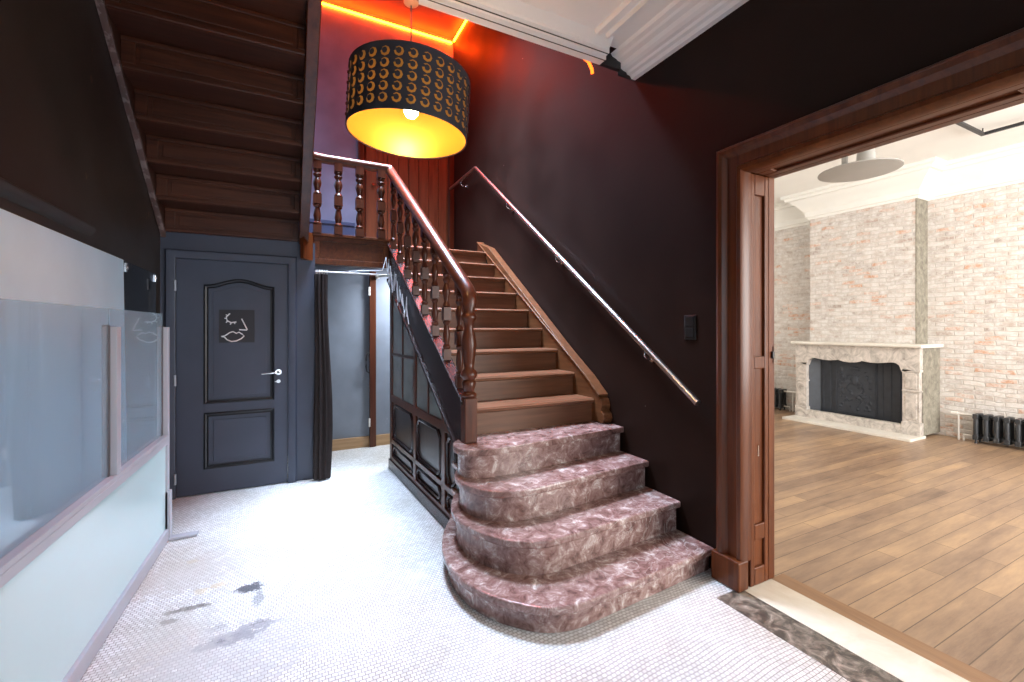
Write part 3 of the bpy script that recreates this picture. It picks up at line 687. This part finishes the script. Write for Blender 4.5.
# ------------------------------------------------------------------ upper flight seen from below
UF = thing('upper_staircase', 'dark wooden upper flight seen from below, rising over the navy door', 'staircase', (-.4,4.6,2.25))
R2, G2 = .196, .28
ux0, ux1 = XL_+.035, .125
for k in range(8):
    yk = 4.65 - G2*k; zk = 2.252 + R2*k
    rbd = MB().box(ux0, ux1, yk-.022, yk, zk, zk+R2).build('riser_board', 'under', UF)
    f = MB(); a, b = ux0, ux1; y2 = yk-.022; h = .016
    f.box(a, b, y2-h, y2, zk, zk+.030).box(a, b, y2-h, y2, zk+R2-.03, zk+R2-.001).box(a, a+.07, y2-h, y2, zk+.03, zk+R2-.03).box(b-.045, b, y2-h, y2, zk+.03, zk+R2-.03)
    f.build('riser_frame', 'under', rbd, bevel=.005)
    MB().box(a+.095, b-.07, y2-.008, y2, zk+.052, zk+R2-.052).build('riser_panel', 'under', rbd, bevel=.004)
    MB().box(ux0, ux1, yk-G2, yk+.02, zk+R2, zk+R2+.03).build('tread', 'under_dark', UF)
def zu(y): return 2.252 + (4.65-y)*R2/G2
ys_, ye_ = 4.63, 2.46
MB().prism([(ys_,zu(ys_)-.045),(ye_,zu(ye_)-.045),(ye_,zu(ye_)+.36),(ys_,zu(ys_)+.36)], 'x', .126, .205).build('outer_string', 'mahog_y', UF, bevel=.006)
MB().prism([(ys_,zu(ys_)-.01),(ye_,zu(ye_)-.01),(ye_,zu(ye_)+.3),(ys_,zu(ys_)+.3)], 'x', XL_+.003, XL_+.034).build('wall_string', 'under_dark', UF)
MB().prism([(4.645,zu(4.645)-.055),(ye_,zu(ye_)-.055),(ye_,zu(ye_)-.012),(4.645,zu(4.645)-.012)], 'x', XL_+.003, XL_+.04).build('lath', 'lath', UF, bevel=.004)

# ------------------------------------------------------------------ wooden door on the landing
LDoor = thing('door_3', 'tall wooden plank door on the landing lit amber from above', 'door', (1.5,YT,ZL), kind='structure')
MB().sweep([(1.0,YT,ZL+.002),(1.0,YT,4.55),(2.19,YT,4.55),(2.19,YT,ZL+.002)], [(0,0),(0,.03),(-.02,.045),(-.085,.045),(-.10,.03),(-.10,0)], (0,-1,0)).build('door_frame', 'mahog_z', LDoor, smooth=30)
for i in range(8):
    x = 1.005 + i*.148; MB().box(x, x+.144, YT-.026, YT-.002, ZL+.008, 4.54).build('plank', 'orange_wood', LDoor, bevel=.005)
MB().lathe([(.018,0),(.02,.02),(.012,.03)], (1.10, YT-.058, 3.42), 12, 'y').build('door_knob', 'chrome', LDoor, smooth=50)

# ------------------------------------------------------------------ wall handrail and switch
H = thing('wall_handrail', 'slim steel handrail fixed along the black wall above the staircase', 'handrail', (2.2,2.0,1.0))
hp = [(2.2,1.86,.995),(2.2,5.32,3.50),(2.2,5.345,3.507),(2.2,6.3,3.505)]
MB().tube(hp, .0205, 14).build('rail', 'steel', H, smooth=40)
for y in (2.3, 3.42, 4.42, 5.85):
    z = .995 + (y-1.86)*(3.50-.995)/(5.32-1.86) if y < 5.32 else 3.505
    MB().tube([(2.2,y,z-.018),(2.2,y,z-.06),(2.215,y,z-.078),(2.24,y,z-.085),(2.272,y,z-.085)], .0065, 8).lathe([(.024,2.266),(.024,2.277)], (0,y,z-.085), 14, 'x').build('bracket', 'chrome', H, smooth=50)
SW = thing('light_switch', 'black double light switch on the black wall beside the doorway', 'light switch', (2.275,1.98,1.45))
MB().box(2.270, 2.2795, 1.935, 2.025, 1.37, 1.525).build('plate', 'switch', SW, bevel=.004)
for z in (1.415, 1.485): MB().box(2.266, 2.271, 1.95, 2.01, z-.03, z+.03).build('rocker', 'switch', SW, bevel=.002)

# ------------------------------------------------------------------ led strips in the stairwell
zl = 5.735
tag(MB().tube([(XL_+.04,YT-.0145,zl),(XW-.03,YT-.0145,zl)], .014, 8).build('led_strip', 'led', smooth=50), 'glowing amber led strip along the back wall high above the landing', 'led strip', 'amber led strips in the stairwell')
tag(MB().tube([(XW-.0145,YT-.07,zl),(XW-.0145,2.5,zl)], .014, 8).build('led_strip', 'led', smooth=50), 'glowing amber led strip along the black wall high above the stairs', 'led strip', 'amber led strips in the stairwell')

tag(MB().tube([(1.80,YE+.035,ZC-.05),(1.87,YE+.035,ZC-.075),(1.90,YE+.035,ZC-.12),(1.905,YE+.035,ZC-.15)], .011, 8).build('led_strip', emit('led_loose_end', (1,.16,.01), 3.), smooth=60), 'short loose end of amber led strip under the white ceiling corner', 'led strip')
# ------------------------------------------------------------------ pendant lamp
LX, LY, LR, LB, LT = .525, 2.05, .272, 2.335, 2.605
_tl = Matrix.Rotation(math.radians(3.2), 4, Vector((.456,.89,0)))
def tilt(p): return tuple(_tl @ (p - Vector((LX,LY,LT))) + Vector((LX,LY,LT)))
LP = thing('pendant_lamp', 'large black drum pendant lamp with gold lining and rows of punched holes', 'pendant lamp', (LX,LY,LB))
def holed(R, r, off, NU=30, NV=5):
    b = MB(); H_ = LT-LB; du = 2*PI/NU
    cache = {}
    def V(u, z):
        key = (round(u % (2*PI), 5), round(z, 5))
        if key not in cache: cache[key] = b.bm.verts.new((LX+R*math.cos(u), LY+R*math.sin(u), z))
        return cache[key]
    z0, z1 = LB+.018, LT-.018; dv = (z1-z0)/NV
    for i in range(NU):
        for j in range(NV):
            uc, zc = (i+.5)*du, z0+(j+.5)*dv
            sq = []; 
            for (a, c) in ((1,0),(1,1),(0,1),(-1,1),(-1,0),(-1,-1),(0,-1),(1,-1)): sq.append(V(uc+a*du/2, zc+c*dv/2))
            ho = []
            for q in range(8):
                an = q*PI/4; ho.append(b.bm.verts.new((LX+R*math.cos(uc+r*math.cos(an)/R), LY+R*math.sin(uc+r*math.cos(an)/R), zc+r*1.0*math.sin(an))))
            for q in range(8): b.face([sq[q], sq[(q+1)%8], ho[(q+1)%8], ho[q]])
            # flap bent up in the hole, held by one tab
            fp = []; R2_ = R+.005
            for q in range(8):
                an = q*PI/4; t = r*.56*math.cos(an); fp.append(b.bm.verts.new((LX+R2_*math.cos(uc+t/R2_), LY+R2_*math.sin(uc+t/R2_), zc+r*.64*math.sin(an))))
            b.face(fp); b.face([ho[3], ho[4], fp[4], fp[3]])
    for i in range(NU*2):
        u0, u1 = i*du/2, (i+1)*du/2
        b.face([V(u0,LB), V(u1,LB), V(u1,z0), V(u0,z0)]); b.face([V(u0,z1), V(u1,z1), V(u1,LT), V(u0,LT)])
    return b
holed(LR, .0205, 0).map(tilt).build('shade', 'shade_black', LP)
gl = MB()
nn = 68
A = [gl.bm.verts.new((LX+(LR-.006)*math.cos(2*PI*i/nn), LY+(LR-.006)*math.sin(2*PI*i/nn), LB+.002)) for i in range(nn)]
B = [gl.bm.verts.new((LX+(LR-.006)*math.cos(2*PI*i/nn), LY+(LR-.006)*math.sin(2*PI*i/nn), LT-.002)) for i in range(nn)]
for i in range(nn): gl.face([A[i], A[(i+1)%nn], B[(i+1)%nn], B[i]])
gl.map(tilt).build('gold_lining', 'gold', LP, smooth=60)
for z in (LB, LT): MB().tube([(LX+(LR-.002)*math.cos(2*PI*i/48), LY+(LR-.002)*math.sin(2*PI*i/48), z) for i in range(48)], .0035, 6, closed=True).map(tilt).build('rim_ring', 'shade_black', LP, smooth=60)
sp_ = MB()
for k in range(3):
    a = k*2*PI/3+.4; sp_.tube([(LX+.02*math.cos(a),LY+.02*math.sin(a),LT-.035),(LX+(LR-.01)*math.cos(a),LY+(LR-.01)*math.sin(a),LT-.008)], .0025, 6)
sp_.map(tilt).build('spider', 'black_metal', LP)
MB().lathe([(.014,LT-.10),(.02,LT-.09),(.02,LT-.03),(.008,LT-.015)], (LX,LY,0), 14).build('lamp_holder', 'black_metal', LP, smooth=40)
MB().sphere((LX,LY,LT-.145), .034, (1,1,1.25), 20, 14).build('bulb', 'bulb', LP, smooth=80)
MB().tube([(LX,LY,LT-.02),(LX,LY,2.945)], .0035, 8).build('cord', 'cord', LP, smooth=60)
MB().lathe([(.012,2.94),(.034,2.952),(.036,3.0),(.03,3.012),(.006,3.02)], (LX,LY,0), 20).build('ceiling_cup', 'cup', LP, smooth=50)
MB().tube([(LX,LY,3.01),(LX,LY,ZC)], .0045, 8).lathe([(.05,ZC-.02),(.05,ZC)], (LX,LY,0), 20).build('ceiling_hook', 'cord', LP, smooth=50)

# ------------------------------------------------------------------ glass partition and boards on the left
def XP(y): return -.72 - .035*(3.86-y)
def skp(p): return (p.x + XP(p.y), p.y, p.z)
GP = thing('glass_partition', 'low grey framed partition with clear upper panes and a frosted lower panel', 'partition', (-.74,3.0,0))
yE, yM, yN, yF = 3.76, 2.86, 1.62, .90
MB().box(-.025, .028, yF, yE, .66, .70).box(-.012, .028, yF, yE, .70, .722).map(skp).build('middle_rail', 'alu', GP, bevel=.003)
MB().box(-.03, .03, yF, yE+.01, .004, .085).map(skp).build('base_rail', 'alu', GP, bevel=.006)
for y, w in ((yE,.022),(yM,.026),(yN,.026),(yF+.03,.026)):
    zlow = .03 if y == yE else .722
    MB().box(-.02, .026, y-w, y+w, zlow, 1.45).map(skp).build('post', 'alu', GP, bevel=.003)
    MB().box(-.026, .0, y-w-.022, y-w-.001, .722, 1.46).map(skp).build('post_gasket', 'alu_dark', GP)
MB().box(.028, .19, yE-.03, yE+.03, .002, .022).box(-.02, .04, yE-.022, yE+.022, .022, .34).map(skp).build('foot', 'alu', GP, bevel=.005)
MB().box(-.006, .012, yF, yE-.02, .075, .668).map(skp).build('frosted_panel', 'frost', GP)
for a, b in ((yM-.02,yE-.02),(yN+.03,yM-.03),(yF+.05,yN-.03)):
    MB().box(-.012, -.004, a, b, .70, 1.54).map(skp).build('clear_pane', 'glass', GP)
tag(MB().prism([(XL_+.034,.004),(XL_+.044,.004),(XL_+.018,1.875),(XL_+.008,1.875)], 'y', .3, 3.62).build('pale_board', 'sheet', bevel=.002), 'large pale blue board leaning on the left wall behind the partition', 'board')
SG = thing('smoked_sheet', 'dark smoked glass sheet clipped to the left wall past the pale board', 'glass sheet', (XL_+.03,3.9,.1))
MB().box(XL_+.010, XL_+.018, 3.63, 4.42, .004, 1.87).build('sheet', 'smoke', SG)
for y in (3.66, 4.38): MB().box(XL_+.002, XL_+.028, y-.012, y+.012, 1.80, 1.86).lathe([(.012,XL_+.028),(.012,XL_+.034)], (0,y,1.83), 10, 'x').build('clip', 'chrome', SG, bevel=.003)

# ------------------------------------------------------------------ fireplace room
struct('floor_parlour', MB().box(XB+.03, RX+.1, -3.2, 5.7, -.08, 0), 'planks', 'worn brown plank floor of the fireplace room', 'floor')
struct('floor_edge_plank', MB().box(XB+.031, XB+.15, -.62, 1.60, -.01, .002), wood('edge_plank', (.24,.13,.07),(.36,.21,.11),1,rough=.4), 'plank running along the cream threshold', 'floor')
struct('wall_fireplace', MB().box(RX, RX+.15, -3.2, 5.7, -.08, 3.7), 'brick', 'old pale brick wall behind the radiators', 'wall')
BX, BY0, BY1 = 7.56, 2.84, 4.20
struct('wall_chimney', MB().box(BX, RX, BY0+.012, BY1, 0, 3.3), 'brick', 'brick chimney breast above the marble fireplace', 'wall')
struct('trim_5', MB().box(BX-.004, RX, BY0, BY0+.011, 0, 3.18), 'stone_side', 'grey stone side of the chimney breast', 'wall')
struct('wall_parlour_north', MB().box(XB, RX+.1, 5.6, 5.75, 0, 3.7), 'cream', 'cream end wall of the fireplace room', 'wall')
struct('wall_parlour_hall', MB().box(XB, XB+.03, 1.72, 5.6, 0, 3.7).box(XB, XB+.03, -3.2, -.76, 0, 3.7).box(XB, XB+.03, -.76, 1.72, 2.44, 3.7), 'cream', 'cream wall of the fireplace room around the doorway', 'wall')
struct('wall_parlour_south', MB().box(XB, 3.2, -3.3, -3.2, 0, 3.7).box(7.2, RX+.1, -3.3, -3.2, 0, 3.7).box(3.2, 7.2, -3.3, -3.2, 0, .5).box(3.2, 7.2, -3.3, -3.2, 3.1, 3.7), 'cream', 'cream wall of the fireplace room with an assumed wide window opening', 'wall')  # the opening is assumed, out of view, to let daylight in
struct('ceiling_parlour', MB().box(XB, RX+.1, -3.2, 5.7, RZ, RZ+.12), 'cream', 'white ceiling of the fireplace room', 'ceiling')
# cornice following the wall and the breast
cp_ = [(RX,-3.1,3.18),(RX,BY0,3.18),(BX,BY0,3.18),(BX,BY1,3.18),(RX,BY1,3.18),(RX,5.55,3.18)]
cprof = [(0,0),(-.02,0),(-.03,.03),(-.05,.04),(-.055,.12),(-.09,.16),(-.13,.22),(-.19,.27),(-.21,.30),(-.25,.31),(-.26,.345),(-.30,.36),(-.30,.40),(0,.40)]
struct('cornice_parlour', MB().sweep(cp_, cprof, (0,0,1)), 'cream', 'deep white cornice of the fireplace room', 'cornice', smooth=25)
# fireplace
FP = thing('fireplace', 'grey pink marble fireplace with a scalloped opening and iron fireback', 'fireplace', (7.4,3.5,0))
fx = 7.3; fy0, fy1 = 2.71, 4.28; oy0, oy1 = 2.90, 4.11
MB().prism([(fx-.05,1.178),(fx-.065,1.19),(fx-.065,1.212),(fx-.05,1.222),(RX-.003,1.222),(RX-.003,1.178)], 'y', fy0-.035, fy1+.035).build('mantel_shelf', 'hearth', FP, smooth=20)
arc = []
NA = 40
for i in range(NA+1):
    t = i/NA; y = oy0+.0 + (oy1-oy0)*t
    e = min(t, 1-t)*(oy1-oy0)
    z = .985
    if e < .13: z -= .13*(1-math.sqrt(max(0,1-((.13-e)/.13)**2)))
    z += .018*math.cos(4*PI*t) - .018 - .02*math.exp(-((t-.5)/.07)**2)
    arc.append((y, z))
MB().prism([(fy0,.90),(oy0,.855)] + arc + [(oy1,.855),(fy1,.90),(fy1,1.178),(fy0,1.178)], 'x', fx, fx+.09).build('frieze', 'fire_marble', FP, bevel=.004)
MB().prism([(.5*(oy0+oy1)+.16*math.cos(a), .985+.05*math.sin(a)) for a in [k*PI/6 for k in range(12)]], 'x', fx-.014, fx+.002).build('keystone_carving', 'fire_marble', FP, bevel=.006)
for a, b in ((fy0,oy0),(oy1,fy1)):
    j = MB().box(fx+.012, fx+.09, a+.008, b-.0, .20, .88); j.box(fx-.004, fx+.09, a-.006, b+.006 if b<3 else b+.006, .035, .20).box(fx-.0, fx+.09, a-.002, b+.002, .60, .62).box(fx, fx+.09, a-.002, b+.002, .86, .895)
    jb = j.build('jamb', 'fire_marble', FP, bevel=.005)
    MB().box(fx+.002, fx+.014, a+.035, b-.035, .64, .84).box(fx+.002, fx+.014, a+.035, b-.035, .235, .57).build('jamb_panel', 'fire_marble', jb, bevel=.005)
MB().box(fx+.004, fx+.09, oy0, oy1, .035, .155).build('base_strip', 'fire_marble', FP, bevel=.004)
for a, b in ((fy0,fy0+.06),(fy1-.06,fy1)): MB().box(fx+.09, RX-.003, a, b, .035, 1.178).build('side_cheek', 'stone_side', FP)
MB().box(fx-.30, fx+.12, fy0-.02, fy1+.03, .001, .035).build('hearth_slab', 'hearth', FP, bevel=.004)
ir = MB().box(fx+.20, fx+.215, oy0-.02, oy1+.02, .1, 1.05)
ir.prism([(fx+.08,oy0-.005),(fx+.20,oy0+.10),(fx+.20,oy0-.02),(fx+.08,oy0-.02)], 'z', .10, 1.05).prism([(fx+.08,oy1+.005),(fx+.20,oy1-.10),(fx+.20,oy1+.02),(fx+.08,oy1+.02)], 'z', .10, 1.05)
ir.build('iron_insert', 'iron', FP)
fb = MB(); c0, c1 = oy0+.36, oy1-.30
fb.box(fx+.185, fx+.20, c0, c1, .16, .93)
fb.sweep([(fx+.185,c0+.03,.18),(fx+.185,c0+.03,.90),(fx+.185,c1-.03,.90),(fx+.185,c1-.03,.18)], [(-.01,-.002),(-.01,.008),(.01,.008),(.01,-.002)], (-1,0,0), closed=True)
rr = random.Random(5); cy_ = (c0+c1)/2
for s_ in (-1,1):
    for q in range(26):
        a = rr.uniform(0,1); yy = cy_+s_*(.015+.19*rr.random()); zz = .24+.60*rr.random()
        fb.sphere((fx+.184, yy, zz), .016+.012*rr.random(), (.45,1,1), 8, 6)
    fb.tube([(fx+.182, cy_+s_*.05+s_*.06*math.sin(t*.5), .45+.028*t) for t in range(12)], .010, 6)
    fb.tube([(fx+.182, cy_+s_*(.02+.012*t), .36+.02*math.sin(t)) for t in range(12)], .009, 6)
fb.sphere((fx+.182, cy_, .66), .06, (.3,.8,1.2), 12, 8); fb.sphere((fx+.182, cy_, .84), .04, (.35,1.4,.7), 12, 8)
fb.build('fireback', 'iron', FP, smooth=50)
for y in (oy0+.20, oy0+.30, oy1-.24, oy1-.14): MB().box(fx+.19, fx+.203, y-.012, y+.012, .16, .95).build('insert_rib', 'iron', FP, bevel=.004)
# radiators
def radiator(loc, n, label, grp, valve=1):
    r = thing('radiator', label, 'radiator', loc, grp)
    x, y, z = loc
    sec = None
    for k in range(n):
        yy = -k*.09
        if sec is None:
            b = MB()
            for dx in (-.065, .0, .065): b.lathe([(.020,.06),(.024,.075),(.024,.335),(.020,.35)], (dx,0,0), 10)
            for zz in (.075, .335): b.box(-.088, .088, -.026, .026, zz-.03, zz+.03)
            sec = b.build('section', 'radiator', None, smooth=40, bevel=.006); o = sec
        else: o = sec.copy(); C.objects.link(o)
        o.parent = r; o.location = (0, yy, 0)
    for zz in (.075,.335):
        t = MB().tube([(0,.02,zz),(0,-(n-1)*.09-.02,zz)], .020, 10); p = t.build('header', 'radiator', None, smooth=40); p.parent = r
    for yy in (0, -(n-1)*.09):
        for dx in (-.06,.06):
            p = MB().lathe([(.016,.001),(.012,.02),(.014,.06)], (dx,yy,0), 10).build('foot', 'radiator', None, smooth=40); p.parent = r
    y_ = .03 if valve > 0 else -(n-1)*.09-.03; s_ = valve
    p = MB().tube([(0,y_,.335),(0,y_+s_*.09,.335),(0,y_+s_*.16,.335)], .013, 8).lathe([(.024,y_+s_*.16),(.024,y_+s_*.22)] if s_>0 else [(.024,y_+s_*.22),(.024,y_+s_*.16)], (0,0,.335), 12, 'y').build('valve', 'pipe', None, smooth=40); p.parent = r
    p = MB().tube([(0,y_,.075),(0,y_+s_*.10,.075),(0,y_+s_*.10,.002)], .012, 8).tube([(0,y_+s_*.15,.33),(0,y_+s_*.15,.002)], .010, 8).build('pipe', 'pipe', None, smooth=40); p.parent = r
    return r
radiator((7.74,2.30,0), 13, 'low charcoal column radiator right of the fireplace', 'column radiators')
radiator((7.74,5.30,0), 7, 'low charcoal column radiator left of the fireplace behind the door jamb', 'column radiators', -1)
# ceiling disc and track frame
CD = thing('ceiling_disc_lamp', 'flat round grey disc hanging on two stems from the white ceiling', 'ceiling lamp', (4.73,2.2,2.9))
MB().lathe([(.02,2.895),(.29,2.90),(.315,2.907),(.315,2.915),(.29,2.925),(.1,2.94),(.02,2.945)], (4.73,2.2,-.02), 48).build('disc', 'disc', CD, smooth=40)
MB().lathe([(.026,2.93),(.026,RZ)], (4.80,2.35,0), 16).build('stem', 'disc', CD, smooth=40)
MB().lathe([(.075,2.935),(.07,3.05),(.05,3.1),(.05,RZ)], (4.77,2.16,0), 20).build('stem', 'disc', CD, smooth=40)
TK = thing('track_frame', 'black rectangular lighting track on the white ceiling', 'lighting track', (6.0,1.5,3.5))
tx0, tx1, ty0, ty1 = 4.2, 6.68, -1.4, 1.96
for bx in ((tx0,tx1,ty1-.035,ty1),(tx0,tx1,ty0,ty0+.035),(tx1-.035,tx1,ty0+.035,ty1-.035),(tx0,tx0+.035,ty0+.035,ty1-.035)):
    MB().box(*bx, 3.50, 3.53).build('track_bar', 'black_metal', TK, bevel=.003)
for (x, y) in ((tx0+.017,ty0+.017),(tx1-.017,ty0+.017),(tx0+.017,ty1-.017),(tx1-.017,ty1-.017)): MB().tube([(x,y,3.53),(x,y,RZ)], .006, 6).build('hanger', 'black_metal', TK)

# ------------------------------------------------------------------ lights
def area(name, loc, rot, sx, sy, power, col, spread=180):
    l = bpy.data.lights.new(name, 'AREA'); l.spread = math.radians(spread); l.shape = 'RECTANGLE'; l.size = sx; l.size_y = sy; l.energy = power; l.color = col
    o = bpy.data.objects.new(name, l); C.objects.link(o); o.location = loc; o.rotation_euler = rot; return o
area('stairwell_assumed_light', (1.12,4.3,5.72), (0,0,0), 1.2, 1.3, 250, (.62,.77,1.0), 80)  # assumed overhead source, set under the closed ceiling; no skylight opening is built
area('landing_fill', (XL_+.02,5.55,3.7), (0,-PI/2,0), 1.2, 1.0, 16, (.50,.68,1.0))  # unseen cool fill added before the solid left wall; no window stands there
area('entrance_fill', (.7,-3.15,1.5), (PI/2,0,0), 1.9, 2.4, 40, (.80,.90,1.0))  # soft cool fill added behind the camera, set in the entrance opening
area('parlour_assumed_daylight', (5.2,-3.15,1.8), (PI/2,0,0), 3.9, 2.5, 450, (1.0,.985,.96))  # area lamp added at an assumed window opening, out of view
area('parlour_brick_fill', (5.2,1.1,3.46), Vector((1,.25,-.55)).to_track_quat('-Z','Y').to_euler(), .8, .5, 30, (1.0,.95,.88))  # unseen area lamp added inside the track frame to brighten the brick wall
area('corridor_assumed_lamp', (1.55,5.1,2.17), (0,0,0), .5, .3, 85, (.80,.89,1.0))  # assumed lamp, hidden behind the spandrel, added to light the corridor
wd = bpy.data.worlds.new('World'); bpy.context.scene.world = wd; wd.use_nodes = True
wd.node_tree.nodes['Background'].inputs[0].default_value = (.75,.85,1,1); wd.node_tree.nodes['Background'].inputs[1].default_value = .6

# ------------------------------------------------------------------ camera
FPX = 445.
cam = bpy.data.cameras.new('Camera'); cam.sensor_width = 36; cam.lens = FPX/1024*36; cam.shift_y = -14/1024; cam.clip_start = .05
co = bpy.data.objects.new('Camera', cam); C.objects.link(co); co.location = (0,0,1.45)
co.rotation_euler = (PI/2, 0, -math.atan((512-284)/FPX))
sc = bpy.context.scene; sc.camera = co
vs = sc.view_settings; vs.view_transform = 'Standard'; vs.look = 'None'; vs.exposure = 0.16; vs.gamma = 1.0; vs.use_curve_mapping = False
sc.cycles.use_denoising = True
sc.cycles.max_bounces = 8; sc.cycles.diffuse_bounces = 5; sc.cycles.glossy_bounces = 4
for o in bpy.data.objects:
    if '_o' in o: del o['_o']
